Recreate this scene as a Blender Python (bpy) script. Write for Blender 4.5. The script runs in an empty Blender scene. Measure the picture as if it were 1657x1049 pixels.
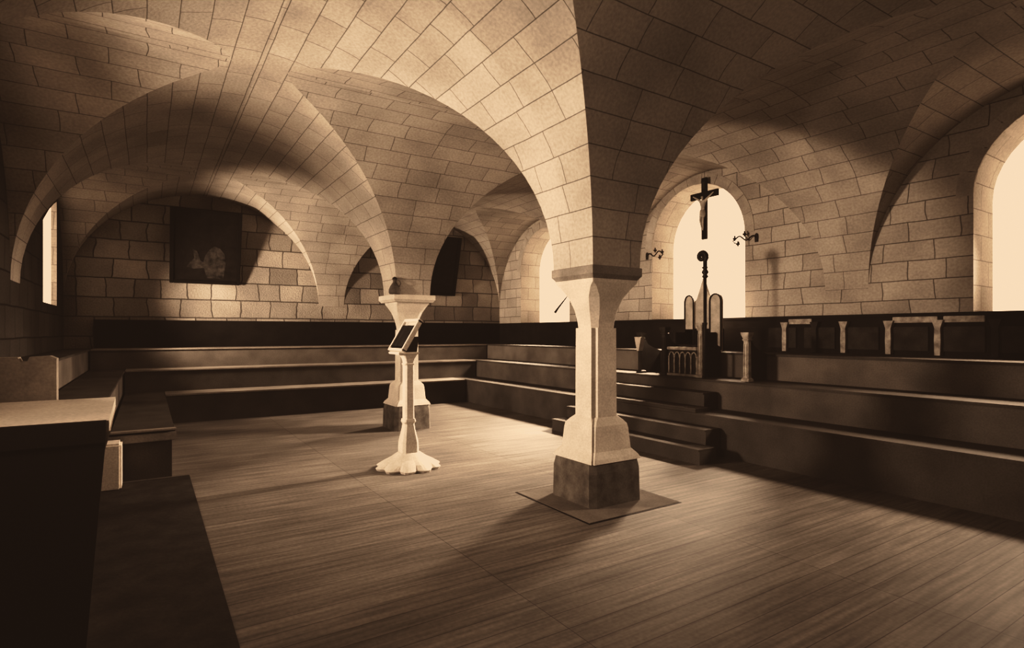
import bpy, bmesh, math, random
from mathutils import Vector, Matrix
random.seed(7)
SC = bpy.context.scene
COL = SC.collection
PI = math.pi

# ------------------------------------------------------------------ materials
def new_mat(name):
    m = bpy.data.materials.new(name); m.use_nodes = True
    nt = m.node_tree
    for n in list(nt.nodes): nt.nodes.remove(n)
    out = nt.nodes.new('ShaderNodeOutputMaterial')
    bs = nt.nodes.new('ShaderNodeBsdfPrincipled')
    bs.inputs['Specular IOR Level'].default_value = .25
    nt.links.new(bs.outputs[0], out.inputs[0])
    return m, nt, bs
def N(nt, t, **kw):
    n = nt.nodes.new(t)
    for k, v in kw.items(): setattr(n, k, v)
    return n
def mul_color(nt, a, b, fac=1.0):
    x = N(nt, 'ShaderNodeMix', data_type='RGBA', blend_type='MULTIPLY')
    x.inputs[0].default_value = fac
    nt.links.new(a, x.inputs[6]); nt.links.new(b, x.inputs[7])
    return x.outputs[2]
def ramp(nt, src, p0, c0, p1, c1):
    r = N(nt, 'ShaderNodeValToRGB')
    e = r.color_ramp.elements
    e[0].position = p0; e[0].color = (*c0, 1); e[1].position = p1; e[1].color = (*c1, 1)
    nt.links.new(src, r.inputs[0]); return r.outputs[0]

def grainy(name, col, dark=.72, scale=4.0, rough=.9, fine=60., bump=.15, dirt=None):
    """plain stone, wood or metal surface with blotches and grain"""
    m, nt, bs = new_mat(name)
    tc = N(nt, 'ShaderNodeTexCoord')
    n1 = N(nt, 'ShaderNodeTexNoise'); n1.inputs['Scale'].default_value = scale; n1.inputs['Detail'].default_value = 6
    n2 = N(nt, 'ShaderNodeTexNoise'); n2.inputs['Scale'].default_value = fine; n2.inputs['Detail'].default_value = 3
    nt.links.new(tc.outputs['Object'], n1.inputs['Vector']); nt.links.new(tc.outputs['Object'], n2.inputs['Vector'])
    a = ramp(nt, n1.outputs[0], .3, tuple(c*dark for c in col), .65, col)
    b = ramp(nt, n2.outputs[0], .3, (.8,.8,.8), .7, (1,1,1))
    c = mul_color(nt, a, b)
    nt.links.new(c, bs.inputs['Base Color'])
    bs.inputs['Roughness'].default_value = rough
    bp = N(nt, 'ShaderNodeBump'); bp.inputs['Strength'].default_value = bump; bp.inputs['Distance'].default_value = .01
    nt.links.new(n2.outputs[0], bp.inputs['Height']); nt.links.new(bp.outputs[0], bs.inputs['Normal'])
    return m

def masonry(name, c1, c2, mortar, bw, rh, ms=.006, wob=.02, wobs=1.5, rough=.95, offset=.5, squash=1.0, blot=.7, bump=.3, streak=False):
    m, nt, bs = new_mat(name)
    uv = N(nt, 'ShaderNodeUVMap')
    nz = N(nt, 'ShaderNodeTexNoise'); nz.inputs['Scale'].default_value = wobs; nz.inputs['Detail'].default_value = 2
    nt.links.new(uv.outputs[0], nz.inputs['Vector'])
    sub = N(nt, 'ShaderNodeVectorMath', operation='SUBTRACT'); sub.inputs[1].default_value = (.5,.5,.5)
    nt.links.new(nz.outputs[1], sub.inputs[0])
    sc = N(nt, 'ShaderNodeVectorMath', operation='MULTIPLY'); sc.inputs[1].default_value = (wob*6, wob, 0)
    nt.links.new(sub.outputs[0], sc.inputs[0])
    ad = N(nt, 'ShaderNodeVectorMath', operation='ADD')
    nt.links.new(uv.outputs[0], ad.inputs[0]); nt.links.new(sc.outputs[0], ad.inputs[1])
    br = N(nt, 'ShaderNodeTexBrick'); br.offset = offset; br.squash = squash; br.squash_frequency = 3
    br.inputs['Scale'].default_value = 1
    br.inputs['Brick Width'].default_value = bw; br.inputs['Row Height'].default_value = rh
    br.inputs['Mortar Size'].default_value = ms; br.inputs['Mortar Smooth'].default_value = .3
    br.inputs['Color1'].default_value = (*c1,1); br.inputs['Color2'].default_value = (*c2,1); br.inputs['Mortar'].default_value = (*mortar,1)
    nt.links.new(ad.outputs[0], br.inputs['Vector'])
    n1 = N(nt, 'ShaderNodeTexNoise'); n1.inputs['Scale'].default_value = 1.3; n1.inputs['Detail'].default_value = 7
    n2 = N(nt, 'ShaderNodeTexNoise'); n2.inputs['Scale'].default_value = 35; n2.inputs['Detail'].default_value = 4
    nt.links.new(uv.outputs[0], n1.inputs['Vector']); nt.links.new(uv.outputs[0], n2.inputs['Vector'])
    a = ramp(nt, n1.outputs[0], .3, (blot,)*3, .65, (1,1,1))
    b = ramp(nt, n2.outputs[0], .3, (.78,.78,.78), .7, (1.0,1.0,1.0))
    c = mul_color(nt, mul_color(nt, br.outputs[0], a), b)
    if streak:                                               # wood grain runs along the boards
        mp = N(nt, 'ShaderNodeMapping'); mp.inputs['Scale'].default_value = (.9, 16, 1)
        n3 = N(nt, 'ShaderNodeTexNoise'); n3.inputs['Scale'].default_value = 1.6; n3.inputs['Detail'].default_value = 6
        nt.links.new(uv.outputs[0], mp.inputs[0]); nt.links.new(mp.outputs[0], n3.inputs['Vector'])
        c = mul_color(nt, c, ramp(nt, n3.outputs[0], .3, (.62,.62,.62), .68, (1.15,1.15,1.15)))
    nt.links.new(c, bs.inputs['Base Color']); bs.inputs['Roughness'].default_value = rough
    mix = N(nt, 'ShaderNodeMath', operation='MULTIPLY_ADD'); mix.inputs[1].default_value = -1.0
    nt.links.new(br.outputs['Fac'], mix.inputs[0]); nt.links.new(n2.outputs[0], mix.inputs[2])
    bp = N(nt, 'ShaderNodeBump'); bp.inputs['Strength'].default_value = bump; bp.inputs['Distance'].default_value = .012
    nt.links.new(mix.outputs[0], bp.inputs['Height']); nt.links.new(bp.outputs[0], bs.inputs['Normal'])
    return m

def S(v): return (v, v*.94, v*.87)          # stone-coloured grey of value v
M = {}
M['vault'] = masonry('vault_ashlar', S(.50), S(.44), S(.19), .62, .25, ms=.005, wob=.022, squash=.8, bump=.25)
M['wall_right'] = masonry('dressed_wall_stone', S(.52), S(.43), S(.18), .55, .245, ms=.007, wob=.03, squash=.75)
M['wall_far'] = masonry('rough_wall_stone', S(.52), S(.30), S(.15), .56, .37, ms=.012, wob=.028, wobs=2.2, squash=.8, bump=.8)
M['wall_left'] = masonry('shaded_wall_stone', S(.10), S(.07), S(.03), .56, .37, ms=.012, wob=.028)  # shade of the left side put into the colour, stone set near black
M['reveal'] = masonry('reveal_stone', S(.64), S(.55), S(.3), .45, .3, ms=.005, wob=.02)
M['floor'] = masonry('floor_boards', S(.235), S(.19), S(.08), 1.85, .155, ms=.0028, wob=.004, wobs=1., rough=.6, offset=0.0, blot=.75, bump=.10, streak=True)
M['stone'] = grainy('pillar_stone', S(.66), .78)
M['stone_grey'] = grainy('grey_stone', S(.30), .6)
M['surround'] = grainy('arch_ring_stone', S(.47), .75)
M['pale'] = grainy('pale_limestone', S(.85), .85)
M['plinth'] = grainy('stained_stone', S(.17), .55, 9)
M['slab'] = grainy('floor_slab_stone', S(.21), .7)
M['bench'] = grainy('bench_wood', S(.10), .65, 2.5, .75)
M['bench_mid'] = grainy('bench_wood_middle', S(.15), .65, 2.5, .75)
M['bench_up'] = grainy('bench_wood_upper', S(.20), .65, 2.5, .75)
M['nosing'] = grainy('lit_bench_edge', S(.34), .7, 3, .6)  # light on the board edges put in as a paler wood tone
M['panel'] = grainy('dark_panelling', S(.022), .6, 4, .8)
M['stall_back'] = grainy('stall_back_wood', S(.06), .45, 5, .7)
M['carved'] = grainy('carved_wood', S(.48), .5, 12, .7)
M['darkwood'] = grainy('dark_wood', S(.05), .6, 6, .7)
M['black'] = grainy('black_wood', S(.012), .7, 6, .6)
M['iron'] = grainy('wrought_iron', S(.03), .6, 12, .5)
M['ivory'] = grainy('ivory_plaster', S(.5), .8, 12)
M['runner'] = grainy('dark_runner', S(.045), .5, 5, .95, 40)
M['throne'] = grainy('pale_throne_wood', S(.62), .7, 8)
M['canvas'] = grainy('dark_canvas', S(.018), .5, 6, .6)
M['paint'] = grainy('painted_figures', S(.065), .15, 9, .7, 18)
M['clay'] = grainy('clay_jug', S(.15), .6, 9)
M['lead'] = grainy('window_lead', S(.25), .7)

def pane_mat(name, strength):
    m, nt, bs = new_mat(name)
    nt.nodes.remove(bs)
    e = N(nt, 'ShaderNodeEmission'); e.inputs[0].default_value = (1,.93,.84,1); e.inputs[1].default_value = strength
    tc = N(nt, 'ShaderNodeTexCoord'); nz = N(nt, 'ShaderNodeTexNoise'); nz.inputs['Scale'].default_value = 2.0
    nt.links.new(tc.outputs['Object'], nz.inputs['Vector'])
    c = ramp(nt, nz.outputs[0], .2, (.93,.86,.78), .8, (1,.93,.85)); nt.links.new(c, e.inputs[0])
    out = [n for n in nt.nodes if n.type == 'OUTPUT_MATERIAL'][0]
    nt.links.new(e.outputs[0], out.inputs[0]); return m
M['pane'] = pane_mat('frosted_daylit_glass', 2.2)

# ------------------------------------------------------------------ helpers
def box_uv(me):
    uvl = me.uv_layers.new(name='UVMap') if not me.uv_layers else me.uv_layers[0]
    for p in me.polygons:
        n = p.normal; ax = max(range(3), key=lambda i: abs(n[i]))
        for li in p.loop_indices:
            v = me.vertices[me.loops[li].vertex_index].co
            uvl.data[li].uv = (v.y, v.z) if ax == 0 else ((v.x, v.z) if ax == 1 else (v.x, v.y))
def obj(name, bm, m, parent=None, smooth=False, kind=None, uv=True, recalc=True):
    if recalc: bmesh.ops.recalc_face_normals(bm, faces=bm.faces[:])
    me = bpy.data.meshes.new(name); bm.to_mesh(me); bm.free()
    me.materials.append(M[m] if isinstance(m, str) else m)
    if uv: box_uv(me)
    if smooth:
        for p in me.polygons: p.use_smooth = True
    o = bpy.data.objects.new(name, me); COL.objects.link(o)
    if parent is not None:
        o.parent = parent
        o.matrix_parent_inverse = Matrix.LocRotScale(parent.location, parent.rotation_euler, None).inverted() if not parent.parent else Matrix()
    if kind: o['kind'] = kind
    return o
def thing(name, label, cat, loc=(0,0,0), rz=0, group=None):
    o = bpy.data.objects.new(name, None); COL.objects.link(o)
    o.empty_display_size = .1
    o.location = loc; o.rotation_euler = (0,0,rz)
    return tag(o, label, cat, group)
def tag(o, label, cat, group=None):
    o['label'] = label; o['category'] = cat
    if group: o['group'] = group
    return o
def local(o, parent):
    """o's mesh is written in its parent's own coordinates"""
    o.parent = parent; o.matrix_parent_inverse = Matrix(); return o

def BX(bm, x0, x1, y0, y1, z0, z1, bev=0):
    b = bmesh.new() if bev else bm
    vs = [b.verts.new((x, y, z)) for z in (z0, z1) for y in (y0, y1) for x in (x0, x1)]
    for f in ((0,2,3,1),(4,5,7,6),(0,1,5,4),(2,6,7,3),(0,4,6,2),(1,3,7,5)): b.faces.new([vs[i] for i in f])
    if bev:
        bmesh.ops.bevel(b, geom=b.edges[:], offset=bev, segments=2, affect='EDGES')
        join_bm(bm, b)
    return bm
def join_bm(dst, src, mat=None):
    me = bpy.data.meshes.new('t'); src.to_mesh(me); src.free()
    if mat is not None: me.transform(mat)
    dst.from_mesh(me); bpy.data.meshes.remove(me)
def box(x0,x1,y0,y1,z0,z1,bev=0): return BX(bmesh.new(), x0,x1,y0,y1,z0,z1,bev)

def octa(a, c, cx=0, cy=0):
    if c < 1e-4: c = 1e-4
    b = a - c
    return [(cx+x, cy+y) for x, y in ((a,-b),(a,b),(b,a),(-b,a),(-a,b),(-a,-b),(-b,-a),(b,-a))]
def grooved(a, c):
    b = a - c; k = b + c*.12
    return [(a,-b),(a,b),(k,k),(b,a),(-b,a),(-k,k),(-a,b),(-a,-b),(-k,-k),(-b,-a),(b,-a),(k,-k)]
def loft(sections, bm=None, cap=True):
    bm = bm or bmesh.new()
    rings = [[bm.verts.new((p[0], p[1], z)) for p in pts] for z, pts in sections]
    for r0, r1 in zip(rings, rings[1:]):
        n = len(r0)
        for i in range(n): bm.faces.new((r0[i], r0[(i+1)%n], r1[(i+1)%n], r1[i]))
    if cap:
        bm.faces.new(rings[0][::-1]); bm.faces.new(rings[-1])
    return bm
def lathe(prof, n=24, cx=0, cy=0, bm=None):
    return loft([(z, [(cx+max(r,.0005)*math.cos(2*PI*i/n), cy+max(r,.0005)*math.sin(2*PI*i/n)) for i in range(n)]) for r, z in prof], bm)
def tube(pts, rad, n=8, bm=None):
    bm = bm or bmesh.new(); pts = [Vector(p) for p in pts]
    rads = rad if isinstance(rad, (list, tuple)) else [rad]*len(pts)
    rings = []; up = Vector((.13,.27,.95))
    for i, p in enumerate(pts):
        d = (pts[min(i+1, len(pts)-1)] - pts[max(i-1, 0)]).normalized()
        if abs(d.dot(up)) > .98: up = Vector((1,0,0))
        a = d.cross(up).normalized(); b = d.cross(a)
        rings.append([bm.verts.new(p + (a*math.cos(2*PI*k/n) + b*math.sin(2*PI*k/n))*rads[i]) for k in range(n)])
    for r0, r1 in zip(rings, rings[1:]):
        for k in range(n): bm.faces.new((r0[k], r0[(k+1)%n], r1[(k+1)%n], r1[k]))
    bm.faces.new(rings[0][::-1]); bm.faces.new(rings[-1]); return bm
def prism(poly, d0, d1, axis='x', bm=None):
    """poly in the two other axes, extruded along axis"""
    bm = bm or bmesh.new()
    def P(a, b, d): return {'x': (d, a, b), 'y': (a, d, b), 'z': (a, b, d)}[axis]
    v0 = [bm.verts.new(P(a, b, d0)) for a, b in poly]; v1 = [bm.verts.new(P(a, b, d1)) for a, b in poly]
    n = len(poly)
    for i in range(n): bm.faces.new((v0[i], v0[(i+1)%n], v1[(i+1)%n], v1[i]))
    bm.faces.new(v0[::-1]); bm.faces.new(v1); return bm
def skinned(verts, edges, radii, root=0, sub=2):
    me = bpy.data.meshes.new('t'); me.from_pydata(verts, edges, []); o = bpy.data.objects.new('t', me); COL.objects.link(o)
    md = o.modifiers.new('s', 'SKIN'); sd = me.skin_vertices[0].data
    for i, r in enumerate(radii): sd[i].radius = (r, r); sd[i].use_root = (i == root)
    s2 = o.modifiers.new('u', 'SUBSURF'); s2.levels = sub
    dg = bpy.context.evaluated_depsgraph_get(); dg.update()
    m2 = bpy.data.meshes.new_from_object(o.evaluated_get(dg))
    bm = bmesh.new(); bm.from_mesh(m2)
    bpy.data.objects.remove(o); bpy.data.meshes.remove(me); bpy.data.meshes.remove(m2)
    return bm

# ------------------------------------------------------------------ plan of the room (metres; camera stands at 0,0)
XW, XE, YS, YN = -1.30, 8.10, -0.90, 13.20
SP, RISE = 2.14, 2.20
BX_ = [(XW, 3.275), (3.845, XE)]
BY_ = [(-.27, 3.775), (4.345, 8.415), (8.985, YN)]
P1, P2 = (3.56, 4.06), (3.56, 8.70)

# ---- ceiling: groin vaults over six bays
def vault():
    bm = bmesh.new(); uvl = bm.loops.layers.uv.new('UVMap')
    NT = 22
    th = [PI/2*i/NT for i in range(NT+1)]
    RX = RISE*.993                                           # the cross tunnels are a hair lower
    ty = [math.asin(RX/RISE*math.sin(t)) for t in th]; ty += [ty[-1] + (PI/2-ty[-1])*k/3 for k in (1, 2, 3)]
    def strip(rows):                                         # rows: list of ((p0,uv0),(p1,uv1))
        vr = [[bm.verts.new(a[0]) for a in r] for r in rows]
        for i in range(len(rows)-1):
            if (vr[i][0].co - vr[i][1].co).length < 1e-5 and (vr[i+1][0].co - vr[i+1][1].co).length < 1e-5: continue
            f = bm.faces.new((vr[i][0], vr[i][1], vr[i+1][1], vr[i+1][0])); f.smooth = True
            for l, u in zip(f.loops, (rows[i][0][1], rows[i][1][1], rows[i+1][1][1], rows[i+1][0][1])): l[uvl].uv = u
    for (x0, x1) in BX_:
        xc, hx = (x0+x1)/2, (x1-x0)/2
        arc = [0]
        for i in range(len(ty)-1): arc.append(arc[-1] + math.hypot(hx*(math.cos(ty[i+1])-math.cos(ty[i])), RISE*(math.sin(ty[i+1])-math.sin(ty[i]))))
        for bi, (y0, y1) in enumerate(BY_):
            yc, hy = (y0+y1)/2, (y1-y0)/2
            ye0 = YS if bi == 0 else y0 - .285
            ye1 = YN if bi == 2 else y1 + .285
            for sx in (-1, 1):
                for sy, ye in ((-1, ye0), (1, ye1)):
                    rows = []
                    for t, s in zip(ty, arc):
                        k = min(1, RISE*math.sin(t)/RX); off = hy*math.sqrt(max(0, 1-k*k)) if k < .999999 else 0
                        X = xc + sx*hx*math.cos(t); Z = SP + RISE*math.sin(t); Y = yc + sy*off
                        rows.append((((X, Y, Z), (Y + bi*.13, s + sx*3)), ((X, ye, Z), (ye + bi*.13, s + sx*3))))
                    strip(rows)
    for bi, (y0, y1) in enumerate(BY_):
        yc, hy = (y0+y1)/2, (y1-y0)/2
        arc = [0]
        for i in range(NT): arc.append(arc[-1] + math.hypot(hy*(math.cos(th[i+1])-math.cos(th[i])), RX*(math.sin(th[i+1])-math.sin(th[i]))))
        for xi, (x0, x1) in enumerate(BX_):
            xc, hx = (x0+x1)/2, (x1-x0)/2
            xe0 = XW if xi == 0 else x0 - .285
            xe1 = XE if xi == 1 else x1 + .285
            for sy in (-1, 1):
                for sx, xe in ((-1, xe0), (1, xe1)):
                    rows = []
                    for t, s in zip(th, arc):
                        k = RX*math.sin(t)/RISE; off = hx*math.sqrt(max(0, 1-k*k))
                        Y = yc + sy*hy*math.cos(t); Z = SP + RX*math.sin(t); X = xc + sx*off
                        rows.append((((X, Y, Z), (X + 40, s + sy*5)), ((xe, Y, Z), (xe + 40, s + sy*5))))
                    strip(rows)
    o = obj('ceiling', bm, 'vault', kind='structure', uv=False, recalc=False)
    return o
vault()

# ---- floor
obj('floor', box(XW-1.2, XE+.9, YS-.3, YN+.3, -.12, 0), 'floor', kind='structure')

# ---- walls with arched openings
def arch_pts(c, r, z0, zs, n=20):
    return [(c-r, z0), (c+r, z0)] + [(c + r*math.cos(PI*i/n), zs + r*math.sin(PI*i/n)) for i in range(n+1)]
def wall_x(name, X, holes, m):
    bm = bmesh.new()
    def loop(pts):
        vs = [bm.verts.new((X, a, b)) for a, b in pts]
        return [bm.edges.new((vs[i], vs[(i+1)%len(vs)])) for i in range(len(vs))]
    es = loop([(YS, 0), (YN, 0), (YN, 4.7), (YS, 4.7)])
    for h in holes: es += loop(h)
    bmesh.ops.triangle_fill(bm, use_beauty=True, use_dissolve=False, edges=es)
    return obj(name, bm, m, kind='structure')
def reveal(bm, pts, X0, X1, inset=0, c=0, z=0):
    q = [((a-c)*(1-inset)+c, (b-z)*(1-inset)+z) for a, b in pts]
    v0 = [bm.verts.new((X0, a, b)) for a, b in pts]; v1 = [bm.verts.new((X1, a, b)) for a, b in q]
    for i in range(len(pts)): bm.faces.new((v0[i], v0[(i+1)%len(pts)], v1[(i+1)%len(pts)], v1[i]))
    return q
def fix(pts):                                                # drop doubled corner points
    out = []
    for p in pts:
        if not out or math.hypot(p[0]-out[-1][0], p[1]-out[-1][1]) > 1e-4: out.append(p)
    if math.hypot(out[0][0]-out[-1][0], out[0][1]-out[-1][1]) < 1e-4: out.pop()
    return out
EAST = [(1.70, .93, 3.15), (6.63, 1.00, 3.15), (11.15, 1.00, 3.1)]
eh = [fix(arch_pts(c, r, 1.72, zs)) for c, r, zs in EAST]
wall_x('wall_right', XE, eh, 'wall_right')
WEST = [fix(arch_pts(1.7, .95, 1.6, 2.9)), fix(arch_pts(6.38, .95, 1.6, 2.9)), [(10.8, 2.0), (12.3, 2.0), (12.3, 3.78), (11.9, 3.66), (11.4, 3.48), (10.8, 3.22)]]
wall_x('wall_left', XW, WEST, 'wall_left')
obj('wall_back', box(XW, XE, YN, YN+.1, 0, 4.7), 'wall_far', kind='structure')
obj('wall_front', box(XW, XE, YS-.1, YS, 0, 4.7), 'wall_far', kind='structure')

wn = 0
for i, ((c, r, zs), pts) in enumerate(zip(EAST, eh)):
    wn += 1
    bm = bmesh.new(); q = reveal(bm, pts, XE, XE+.6)
    w = obj('window_%d' % wn, bm, 'reveal', kind='structure')
    pb = bmesh.new(); pb.faces.new([pb.verts.new((XE+.6, a, b)) for a, b in q])
    obj('pane', pb, 'pane', w)
    # ring of voussoirs round the opening, a hair proud of the wall
    rb = bmesh.new(); R2 = r + .17
    n = 11
    for k in range(n):
        a0, a1 = PI*k/n + .006, PI*(k+1)/n - .006
        seg = [(c+r*math.cos(a0+(a1-a0)*j/3), zs+r*math.sin(a0+(a1-a0)*j/3)) for j in range(4)] + \
              [(c+R2*math.cos(a1-(a1-a0)*j/3), zs+R2*math.sin(a1-(a1-a0)*j/3)) for j in range(4)]
        prism(seg, XE-.008, XE+.05, 'x', rb)
    obj('arch_surround', rb, 'surround', w)
for i, pts in enumerate(WEST):
    wn += 1
    dep = .08 if i == 2 else .6
    bm = bmesh.new(); q = reveal(bm, pts, XW, XW-dep)
    w = obj('window_%d' % wn, bm, 'reveal', kind='structure')
    pb = bmesh.new(); pb.faces.new([pb.verts.new((XW-dep, a, b)) for a, b in q])
    obj('pane', pb, 'pane', w)

# ------------------------------------------------------------------ pillars
def pillar(cx, cy, label, slab, imp):
    t = thing('stone_pillar', label, 'pillar', (cx, cy, 0), group='octagonal-shafted pillars carrying the vault')
    def L(name, secs, m, par=t):
        b = loft([(z, (grooved if name in ('shaft', 'base') else octa)(a, c)) for z, a, c in secs])
        return local(obj(name, b, m), par)
    if slab: local(obj('slab_joint', box(-.572, .522, -.572, .522, -.05, .003), 'black'), t)
    if slab: local(obj('paving_slab', box(-.56, .51, -.56, .51, -.05, .006, .004), 'slab'), t)
    L('plinth', [(0, .31, .05), (.30, .305, .05), (.385, .29, .05)], 'plinth')
    L('base', [(.385, .30, .02), (.42, .285, .02), (.475, .238, .022), (.66, .222, .022), (.70, .215, .024), (.735, .19, .03), (.77, .158, .04)], 'stone')
    L('shaft', [(.77, .156, .042), (1.59, .153, .042)], 'stone')
    L('capital', [(1.59, .140, .05), (1.64, .145, .052), (1.75, .170, .065), (1.87, .212, .07), (1.96, .252, .04), (2.0, .268, .006), (2.03, .275, .004)], 'stone')
    h = imp
    L('impost', [(2.03, h-.03, 0), (2.045, h-.02, 0), (2.07, h, 0), (SP, h, 0), (SP+.004, h-.005, 0)], 'stone_grey' if slab else 'stone')  # near impost's darker stone stands in for shade on its south face
    # core of the springer above the impost, hidden inside the vault
    return t
pillar(*P1, 'large chamfered stone pillar standing on a square floor slab, nearest the viewer', True, .30)
pillar(*P2, 'farther stone pillar behind the reading desk, small jug on its ledge', False, .35)

# jug on the far pillar's ledge
jg = thing('jug', 'small dark jug standing on the ledge of the farther pillar', 'jug', (3.225, 8.365, SP+.004))
local(obj('jug_body', lathe([(.080,0),(.092,.02),(.090,.07),(.070,.12),(.042,.16),(.026,.19),(.034,.225)], 20), 'clay', smooth=True), jg)
local(obj('jug_stopper', lathe([(.030,.222),(.040,.235),(.030,.255),(.008,.268)], 14), 'darkwood', smooth=True), jg)
local(obj('jug_handle', tube([(.03,-.03,.215),(.06,-.05,.205),(.075,-.055,.16),(.06,-.045,.115)], .008), 'clay', smooth=True), jg)

# ------------------------------------------------------------------ tiered benches round the walls
H = [.50, .89, 1.25]
def tier(t, name, x0, x1, y0, y1, h, edges):
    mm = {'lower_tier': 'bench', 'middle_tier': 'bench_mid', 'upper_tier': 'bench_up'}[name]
    o = obj(name, box(x0, x1, y0, y1, 0, h-.03), mm, t)
    for e in edges:
        if e == 'y-': b = box(x0, x1, y0-.03, y1, h-.03, h, .006)
        elif e == 'x-': b = box(x0-.03, x1, y0, y1, h-.03, h, .006)
        elif e == 'x+': b = box(x0, x1+.03, y0, y1, h-.03, h, .006)
        obj('seat_board', b, 'nosing' if e == 'y-' else 'bench', o)  # far boards paler as if lit, side boards kept dark
    return o
tb = thing('tiered_bench', 'three-tiered dark bench along the far wall under the two paintings', 'bench', (2.9, 12.2, 0))
tier(tb, 'lower_tier', .25, 5.97, 11.2, 11.8, H[0], ['y-'])
tier(tb, 'middle_tier', -.33, 6.57, 11.8, 12.4, H[1], ['y-'])
tier(tb, 'upper_tier', -.85, 7.22, 12.4, 13.19, H[2], ['y-'])
obj('back_panel', box(-.85, 8.05, 13.13, 13.19, H[2], 1.79), 'panel', tb)
tr = thing('tiered_bench', 'long three-tiered dark bench along the right wall below the crucifix window', 'bench', (7.0, 6., 0))
tier(tr, 'lower_tier', 6.0, 6.6, YS, 11.8, H[0], ['x-'])
tier(tr, 'middle_tier', 6.6, 7.25, YS, 12.4, H[1], ['x-'])
tier(tr, 'upper_tier', 7.25, 8.1, YS, 13.14, H[2], ['x-'])
obj('back_panel', box(8.06, 8.1, YS, 13.14, H[2], 1.79), 'panel', tr)
obj('back_rail', box(8.03, 8.06, YS, 13.14, 1.75, 1.79, .005), 'panel', tr)
bm = bmesh.new()
for k in range(10):
    y = .2 + k*.56
    if y > 5.0: break
    BX(bm, 8.035, 8.062, y+.06, y+.50, 1.32, 1.62, .004)
obj('panel_fields', bm, 'stall_back', tr)
for y, m in ((4.9,'carved'), (4.45,'darkwood'), (4.05,'carved'), (3.49,'carved'), (2.95,'carved'), (2.4,'darkwood')):
    bb = prism([(y-.03,1.27),(y+.03,1.27),(y+.035,1.45),(y+.03,1.6),(y+.06,1.70),(y-.06,1.70),(y-.03,1.6),(y-.035,1.45)], 7.99, 8.06, 'x')
    obj('stall_pilaster', bb, m, tr)
for y0, y1 in ((2.96,3.45), (2.5,2.9), (4.5,4.85)):
    obj('cornice_strip', box(8.02, 8.062, y0, y1, 1.67, 1.745, .004), 'carved', tr)
tw = thing('tiered_bench', 'end of the tiered bench along the left wall, pale at its near corner', 'bench', (-.6, 10, 0))
tier(tw, 'lower_tier', -.33, .22, 7.1, 11.8, H[0], ['x+'])
tier(tw, 'middle_tier', -.85, -.36, 7.1, 12.4, H[1], ['x+'])
tier(tw, 'upper_tier', XW, -.88, 7.1, 13.2, H[2], ['x+'])
obj('bench_end_rail', box(-.9, .26, 7.04, 7.1, .40, .485, .008), 'stone_grey', tw)
obj('bench_end_edge', box(-.9, .26, 7.04, 7.14, .505, .525, .004), 'nosing', tw)  # light along the bench end put in with the paler tone

# steps up to the middle stall
st = thing('stall_steps', 'short flight of dark wooden steps up to the balustraded middle stall', 'steps', (5.9, 6.1, 0))
for k, (x, h) in enumerate(((5.40,.18),(5.70,.36),(6.0,.55),(6.3,.73))):
    x1 = (5.70, 5.97, 6.3, 6.565)[k]
    z0 = 0 if k < 2 else H[0]
    y0 = (4.35, 4.5, 4.9, 5.0)[k]
    s = obj('step', box(x, x1, y0, 7.2, z0, h-.02), 'bench', st)
    obj('tread', box(x-.02 if k != 2 else x, x1, y0, 7.2, h-.02, h, .004), 'bench', s)

# stall posts
def post(y, h, label, m='carved', wide=False):
    t = thing('stall_post', label, 'post', (6.78, y, H[1]), group='posts of the stalls on the right-hand bench')
    a = .042; hh = h - H[1]
    local(obj('post_base', loft([(0, octa(.060,.006)), (.03, octa(.060,.006)), (.05, octa(a,.01))]), m), t)
    b = loft([(.05, octa(a,.012)), (hh-.12, octa(a*.92,.012))])
    for s in (-1, 1): BX(b, -a-.006, -a+.004, s*.018-.006, s*.018+.006, .07, hh-.16)
    local(obj('post_shaft', b, m), t)
    local(obj('post_capital', loft([(hh-.12, octa(a*.95,.01)), (hh-.10, octa(a*1.25,.01)), (hh-.085, octa(a,.01)), (hh-.03, octa(a*1.45,.006)), (hh, octa(a*1.5,.004))]), m), t)
    prof = [(.045,0),(.42,0),(.42,hh*.55),(.30,hh*.60),(.14,hh*.70),(.045,hh*.88)]
    local(obj('stall_divider', prism(prof, -.02, .02, 'y'), 'darkwood'), t)
    return t
post(4.68, 1.55, 'first stall post right of the crozier, fluted and pale')
post(5.43, 1.69, 'tallest fluted stall post, directly below the crozier')
post(6.12, 1.63, 'dark slender stall post left of the carved balustrade', 'darkwood')
cp = post(6.62, 1.55, 'stall post beside the large pillar, with a pale console top', 'darkwood')
local(obj('console_bracket', prism([(-.075,-.075),(.075,-.075)][::-1] + [(-.02,-.30),(.02,-.30)], -.045, .045, 'x'), 'ivory'), cp).location = (-.06, -.02, .66)

# carved balustrade between two posts
bl = thing('balustrade', 'low pale balustrade of small carved arches between two stall posts', 'balustrade', (6.78, 5.78, H[1]))
local(obj('top_rail', box(-.03,.03,-.28,.28,.395,.44,.008), 'carved'), bl)
local(obj('bottom_rail', box(-.025,.025,-.28,.28,.0,.035,.005), 'carved'), bl)
local(obj('backing_board', box(.015,.025,-.28,.28,.035,.395), 'darkwood'), bl)
for k in range(6):
    y = -.27 + k*.105
    local(obj('baluster', lathe([(.014,.035),(.018,.06),(.011,.09),(.015,.2),(.010,.27),(.018,.30)], 10, 0, y), 'carved', smooth=True), bl)
    if k < 5:
        rb = tube([(0, y + .0525 - .045*math.cos(PI*j/8), .30 + .06*math.sin(PI*j/8)) for j in range(9)], .011, 6)
        local(obj('arch_band', rb, 'carved', smooth=True), bl)

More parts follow.
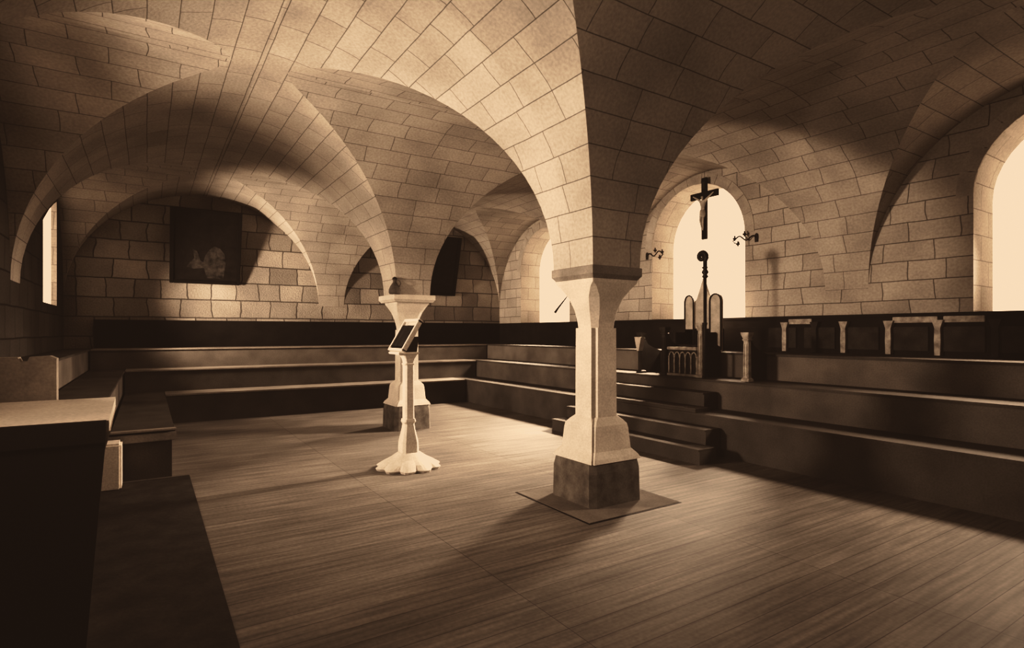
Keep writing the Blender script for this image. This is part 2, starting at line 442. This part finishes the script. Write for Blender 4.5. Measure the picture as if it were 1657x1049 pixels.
# abbot's throne: gabled back and two round-topped wings
th_ = thing('throne', 'pale wooden throne with a pointed back and two round-topped wings', 'throne', (7.72, 6.13, H[2]))
local(obj('back_board', prism([(-.22,.0),(.22,.0),(.22,.76),(.13,.86),(.0,1.20),(-.13,.86),(-.22,.76)], -.02, .02, 'x'), 'throne'), th_)
def wing(y0, y1, dx, m):
    c = (y0+y1)/2; r = (y1-y0)/2
    pts = [(y0,.0),(y1,.0)] + [(c + r*math.cos(PI*i/12), .80 + .13*math.sin(PI*i/12)) for i in range(13)]
    w = local(obj('wing', prism(fix(pts), -.02+dx, .02+dx, 'x'), m), th_)
    rim = tube([(-.025+dx, y0+.01, .02)] + [(-.025+dx, c - (r-.01)*math.cos(PI*i/12), .80 + .12*math.sin(PI*i/12)) for i in range(13)] + [(-.025+dx, y1-.01, .02)], .014, 6)
    o = obj('wing_moulding', rim, 'darkwood'); o.parent = w
wing(.16, .36, -.03, 'throne'); wing(-.40, -.17, -.06, 'throne')
local(obj('throne_seat', box(-.40,.0,-.30,.30,.0,.10,.01), 'darkwood'), th_)
local(obj('seat_front', box(-.05,.05,-.36,.36,.0,.36,.01), 'panel'), th_)
local(obj('throne_arm', box(-.38,-.02,.26,.31,.10,.30,.01), 'darkwood'), th_)
local(obj('throne_arm', box(-.38,-.02,-.31,-.26,.10,.30,.01), 'darkwood'), th_)

# crozier
cz = thing('crozier', 'black crozier with a curled head standing before the bright window', 'crozier', (6.70, 5.30, H[1]))
local(obj('staff', tube([(0,0,0),(0,0,.6),(0,0,1.45)], [.020,.022,.024], 10), 'iron', smooth=True), cz)
local(obj('knop', lathe([(.02,1.43),(.045,1.455),(.028,1.485),(.05,1.52),(.028,1.56),(.036,1.59),(.022,1.62)], 14), 'iron', smooth=True), cz)
curl = [(0,0,1.60),(0,0,1.68)]
for i in range(26):
    a = -0.2 + i*.30; r = .075*(1 - i/34)
    curl.append((0, .055 + r*math.cos(PI + a)*1.0, 1.73 + r*math.sin(a)*1.0 + .015))
local(obj('crook', tube(curl, [.030]*2 + [.037 - .0005*i for i in range(26)], 8), 'iron', smooth=True), cz)
local(obj('crook_leaf', tube([(0,.0,1.60),(0,.045,1.585),(0,.06,1.60)], [.012,.010,.004], 6), 'iron', smooth=True), cz)

# crucifix hanging before the window arch
cx = thing('crucifix', 'dark wooden crucifix with a pale figure, hung high before the arched window', 'crucifix', (8.0, 6.34, 3.14))
local(obj('upright_beam', box(-.022,.022,-.05,.05,0,1.05,.004), 'black'), cx)
local(obj('cross_beam', box(-.024,.020,-.28,.28,.70,.81,.004), 'black'), cx)
local(obj('title_plate', box(-.032,-.024,-.03,.03,.86,.98,.002), 'darkwood'), cx)
V = [(-.05,0,.46),(-.05,0,.52),(-.048,0,.60),(-.048,0,.655),(-.055,.0,.685),(-.058,.006,.735),
     (-.045,.06,.66),(-.04,.13,.71),(-.036,.215,.765),(-.045,-.06,.66),(-.04,-.13,.71),(-.036,-.215,.765),
     (-.055,.025,.44),(-.075,.03,.32),(-.05,.018,.19),(-.06,.012,.145),(-.055,-.025,.44),(-.075,-.02,.32),(-.05,-.008,.19),(-.06,-.006,.145)]
E = [(0,1),(1,2),(2,3),(3,4),(4,5),(2,6),(6,7),(7,8),(2,9),(9,10),(10,11),(0,12),(12,13),(13,14),(14,15),(0,16),(16,17),(17,18),(18,19)]
R = [.038,.034,.046,.018,.016,.034,.022,.016,.010,.022,.016,.010,.028,.021,.012,.010,.028,.021,.012,.010]
fg = local(obj('crucified_figure', skinned(V, E, R), 'ivory', smooth=True), cx)
lc = obj('loincloth', lathe([(.046,.38),(.050,.43),(.044,.49)], 12, -.055, 0), 'ivory', smooth=True); lc.parent = fg
local(obj('hanging_wire', tube([(0,0,1.05),(.0,.0,1.16)], .004, 6), 'iron'), cx)

# wrought iron candle brackets either side of the window
def sconce(y, z, s, label, ln=.30):
    t = thing('candle_bracket', label, 'sconce', (XE, y, z), group='wrought iron brackets beside the window')
    local(obj('wall_plate', prism([(-.025,-.07),(.025,-.07),(.03,.0),(.025,.05),(0,.07),(-.025,.05),(-.03,0)], -.015, 0, 'x'), 'iron'), t)
    pts = [(-.01,0,.0)]
    for i in range(1, 15):
        u = i/14; pts.append((-.01-.13*u, s*ln*u, .035*math.sin(u*3.2*PI)+.01*u))
    local(obj('scrolled_arm', tube(pts, .011, 6), 'iron', smooth=True), t)
    for k, (u, dz) in enumerate(((.55,.06),(1.0,.0),(.85,-.09))):
        c = local(obj('candle_cup', lathe([(.008,-.03),(.012,-.01),(.030,.0),(.032,.02),(.012,.022),(.011,.055),(.002,.06)], 10), 'iron', smooth=True), t)
        c.location = (-.01-.13*u, s*ln*u, dz)
    local(obj('hanging_scroll', tube([(-.14,s*(ln-.01),.0),(-.15,s*(ln+.03),-.03),(-.15,s*ln,-.06),(-.14,s*(ln-.05),-.08),(-.13,s*(ln-.08),-.05)], .009, 6), 'iron', smooth=True), t)
sconce(5.42, 3.05, 1, 'iron candle bracket on the wall just right of the bright window')
sconce(7.75, 3.02, -1, 'iron candle bracket left of the bright window, near the large pillar', .5)

# iron stay of the far right window
tag(obj('window_stay', tube([(8.05,10.62,2.02),(8.05,10.5,2.12),(8.05,10.1,2.42)], [.03,.022,.008], 8), 'iron'), 'dark iron stay rod slanting across the far window behind the large pillar', 'window stay')

# ------------------------------------------------------------------ reading desk
LX, LY = 2.52, 6.11
lt = thing('lectern', 'carved pale stone reading desk on a scalloped foot in mid floor', 'lectern', (LX, LY, 0))
secs = []
nn = 64
for r, z, lob in ((.335,0,.22),(.350,.025,.20),(.285,.075,.09),(.205,.12,.04),(.15,.16,.01),(.12,.18,0)):
    secs.append((z, [((r*(1+lob*(abs(math.cos(5*a+.4))-.6)))*math.cos(a), (r*(1+lob*(abs(math.cos(5*a+.4))-.6)))*math.sin(a)) for a in [2*PI*i/nn for i in range(nn)]]))
local(obj('scalloped_foot', loft(secs), 'stone', smooth=False), lt)
fb = bmesh.new()
local(obj('lower_column', loft([(.17, octa(.098,.03)), (.22, octa(.098,.03)), (.30, octa(.095,.03)), (.44, octa(.066,.02)), (.50, octa(.058,.02)), (.53, octa(.070,.015)), (.56, octa(.064,.015))]), 'stone'), lt)
local(obj('shaft', loft([(.56, octa(.056,.018)), (1.17, octa(.054,.018))]), 'stone'), lt)
local(obj('capital', loft([(1.17, octa(.054,.018)), (1.19, octa(.064,.015)), (1.20, octa(.052,.015)), (1.25, octa(.062,.012)), (1.30, octa(.085,.01))]), 'stone'), lt)
local(obj('ledge', box(-.16, .09, -.11, .21, 1.30, 1.325, .006), 'stone'), lt)
local(obj('desk_block', prism([(-.06,1.325),(.08,1.325),(.105,1.50),(.06,1.50)], -.06, .06, 'y'), 'darkwood'), lt)
Rm = Matrix.Translation((-.115, .02, 1.33)) @ Matrix.Rotation(-math.radians(59), 4, 'Y')
def dobj(name, b, m, par=lt):
    b2 = bmesh.new(); join_bm(b2, b, Rm); o = obj(name, b2, m); o.parent = par; return o
bd = dobj('book_rest', box(0, .40, -.20, .20, -.0, .022, .004), 'carved')
for a in ((0,.40,-.215,-.185),(0,.40,.185,.215),(.375,.41,-.215,.215),(-.01,.02,-.215,.215)):
    dobj('rest_frame', box(*a, -.005, .05, .004), 'stone', bd)
# the open book lies on the rest
bk = thing('open_book', 'dark open book lying on the sloping rest of the reading desk', 'book', (LX, LY, 1.33))
def kobj(name, b, m):
    b2 = bmesh.new(); join_bm(b2, b, Matrix.Translation((0,0,-1.33)) @ Rm); return local(obj(name, b2, m), bk)
kobj('book_cover', box(.03,.33,-.17,.17,.024,.032,.002), 'black')
for s in (-1, 1):
    pr = [(0,.032),(s*.165,.032),(s*.165,.05),(s*.10,.066),(s*.03,.068),(0,.054)]
    kobj('page_block', prism([(a,b) for a,b in pr], .04, .31, 'x'), 'canvas')

# ------------------------------------------------------------------ the two leaning paintings on the far wall
def painting(xc, w, z0, h, label, tilt=15):
    t = thing('painting', label, 'painting', (xc, YN-.03, z0))
    t.rotation_euler = (math.radians(tilt), 0, 0)
    fr = bmesh.new(); f = .07
    for a in ((-w/2, -w/2+f, 0, h), (w/2-f, w/2, 0, h), (-w/2+f, w/2-f, 0, f), (-w/2+f, w/2-f, h-f, h)): BX(fr, a[0], a[1], -.05, 0, a[2], a[3], .008)
    local(obj('frame', fr, 'black'), t)
    local(obj('canvas', box(-w/2+f, w/2-f, -.02, -.005, f, h-f), 'canvas'), t)
    return t
pt = painting(1.0, 1.27, 2.55, 1.50, 'large dark painting with a dim huddled figure, left of the far pillar')
def blob(pts, y): 
    b = bmesh.new(); b.faces.new([b.verts.new((x, y, z)) for x, z in pts]); return b
# a stooped draped figure and one lying before it, barely readable
local(obj('painted_figure', blob([(.02,.12),(.32,.12),(.36,.40),(.34,.62),(.25,.74),(.14,.78),(.05,.70),(-.02,.58),(-.06,.40)], -.024), 'paint'), pt)
local(obj('painted_figure', blob([(-.34,.34),(-.22,.30),(-.02,.33),(.0,.42),(-.10,.48),(-.16,.66),(-.24,.70),(-.21,.52),(-.28,.44)], -.026), 'paint'), pt)
painting(5.98, 1.45, 2.50, 1.50, 'dark leaning painting partly hidden behind the far pillar, near the room corner', 15)

# ------------------------------------------------------------------ left foreground
pp = thing('stone_parapet', 'dark-fronted parapet with a bright stone top at the left foreground', 'parapet', (-.7, 3.5, 0))
b = bmesh.new()
v = [b.verts.new(p) for p in ((XW+.01,3.03,0),(-.42,3.03,0),(-.42,4.05,0),(XW+.01,4.05,0),(XW+.01,3.03,1.12),(-.135,3.03,1.12),(-.155,4.05,1.12),(XW+.01,4.05,1.12))]
for f in ((3,2,1,0),(4,5,6,7),(0,1,5,4),(1,2,6,5),(2,3,7,6),(3,0,4,7)): b.faces.new([v[i] for i in f])
obj('parapet_body', b, 'stone', pp)
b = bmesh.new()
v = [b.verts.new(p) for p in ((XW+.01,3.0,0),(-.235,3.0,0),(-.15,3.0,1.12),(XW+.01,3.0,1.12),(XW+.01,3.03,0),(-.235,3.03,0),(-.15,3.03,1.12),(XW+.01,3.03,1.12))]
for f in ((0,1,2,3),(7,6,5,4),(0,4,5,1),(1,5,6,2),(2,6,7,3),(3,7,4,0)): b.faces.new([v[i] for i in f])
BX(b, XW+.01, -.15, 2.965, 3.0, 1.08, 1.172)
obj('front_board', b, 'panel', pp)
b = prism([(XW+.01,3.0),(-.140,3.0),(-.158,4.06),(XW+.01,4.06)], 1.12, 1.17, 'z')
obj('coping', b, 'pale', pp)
b = bmesh.new(); prism([(XW+.01,0),(-.44,0),(-.44,1.40),(-.47,1.415),(-.56,1.41),(-.57,1.385),(-.60,1.385),(-.61,1.41),(XW+.01,1.41)], 4.15, 4.24, 'y', b)
tag(obj('stone_block', b, 'ivory'), 'tall grey stone block with a notched top behind the bright parapet', 'stone')
tag(obj('stone_block', box(-.47, -.215, 6.72, 7.0, .0, .46, .02), 'pale'), 'small pale stone block at the foot of the left bench end', 'stone')
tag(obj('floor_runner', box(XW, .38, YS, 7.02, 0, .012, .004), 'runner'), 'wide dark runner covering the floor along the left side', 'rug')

# ------------------------------------------------------------------ light
def area(name, loc, rot, sx, sy, power, spread=180, col=(1,.97,.93)):
    l = bpy.data.lights.new(name, 'AREA'); l.shape = 'RECTANGLE'; l.size = sx; l.size_y = sy; l.energy = power
    l.spread = math.radians(spread); l.color = col
    o = bpy.data.objects.new(name, l); o.location = loc; o.rotation_euler = rot; COL.objects.link(o); return o
def aim(d):
    return Vector(d).to_track_quat('-Z', 'Y').to_euler()
for (c, r, zs), pw in zip(EAST, (75, 400, 200)):
    area('daylight_right', (XE+.5, c, 2.8), aim((-1, (.3, 0, -.25)[EAST.index((c, r, zs))], -.72)), .7, .8, pw, 76)
for x, c, z, pw, d, sz, sp in ((XW-.55, 1.7, 2.2, 60, (1,.45,.2), .8, 110), (XW-.55, 6.38, 2.2, 215, (1,-.2,.06), .8, 106), (XW+.02, 11.4, 2.15, 150, (1,.1,.05), .45, 88)):
    area('daylight_left', (x, c, z), aim(d), sz, sz, pw, sp)

w = bpy.data.worlds.new('world'); SC.world = w; w.use_nodes = True
w.node_tree.nodes['Background'].inputs[0].default_value = (1,.9,.8,1); w.node_tree.nodes['Background'].inputs[1].default_value = .5

# ------------------------------------------------------------------ camera
cam = bpy.data.cameras.new('camera'); co = bpy.data.objects.new('camera', cam); COL.objects.link(co)
cam.sensor_width = 36; cam.lens = 915/1657*36; cam.clip_start = .05; cam.clip_end = 100
cam.shift_y = 13.5/1657
co.location = (0, 0, 1.55)
yaw = math.asin(.5417)
co.rotation_euler = (PI/2, 0, -yaw)
SC.camera = co

# sepia print: lifted blacks, cream whites
vs = SC.view_settings
vs.view_transform = 'Standard'; vs.look = 'None'; vs.exposure = 0; vs.gamma = 1
vs.use_curve_mapping = True
cm = vs.curve_mapping; cm.extend = 'HORIZONTAL'
TONE = [(0, .010), (.05, .024), (.15, .092), (.35, .34), (.65, .74), (1, .94)]   # print density, red channel
for ci, (g, hi) in enumerate(((1.0, .94), (1.0, .73), (1.0, .50))):
    c = cm.curves[ci]
    pts = []
    for x, y in TONE:
        k = (1.0, .55 + .225*y**.35 if ci == 1 else 1, 0)[ci] if ci < 2 else .36 + .17*y**.35
        pts.append((x, y*k))
    c.points[0].location = pts[0]; c.points[-1].location = pts[-1]
    for p in pts[1:-1]: c.points.new(*p)
cm.update()
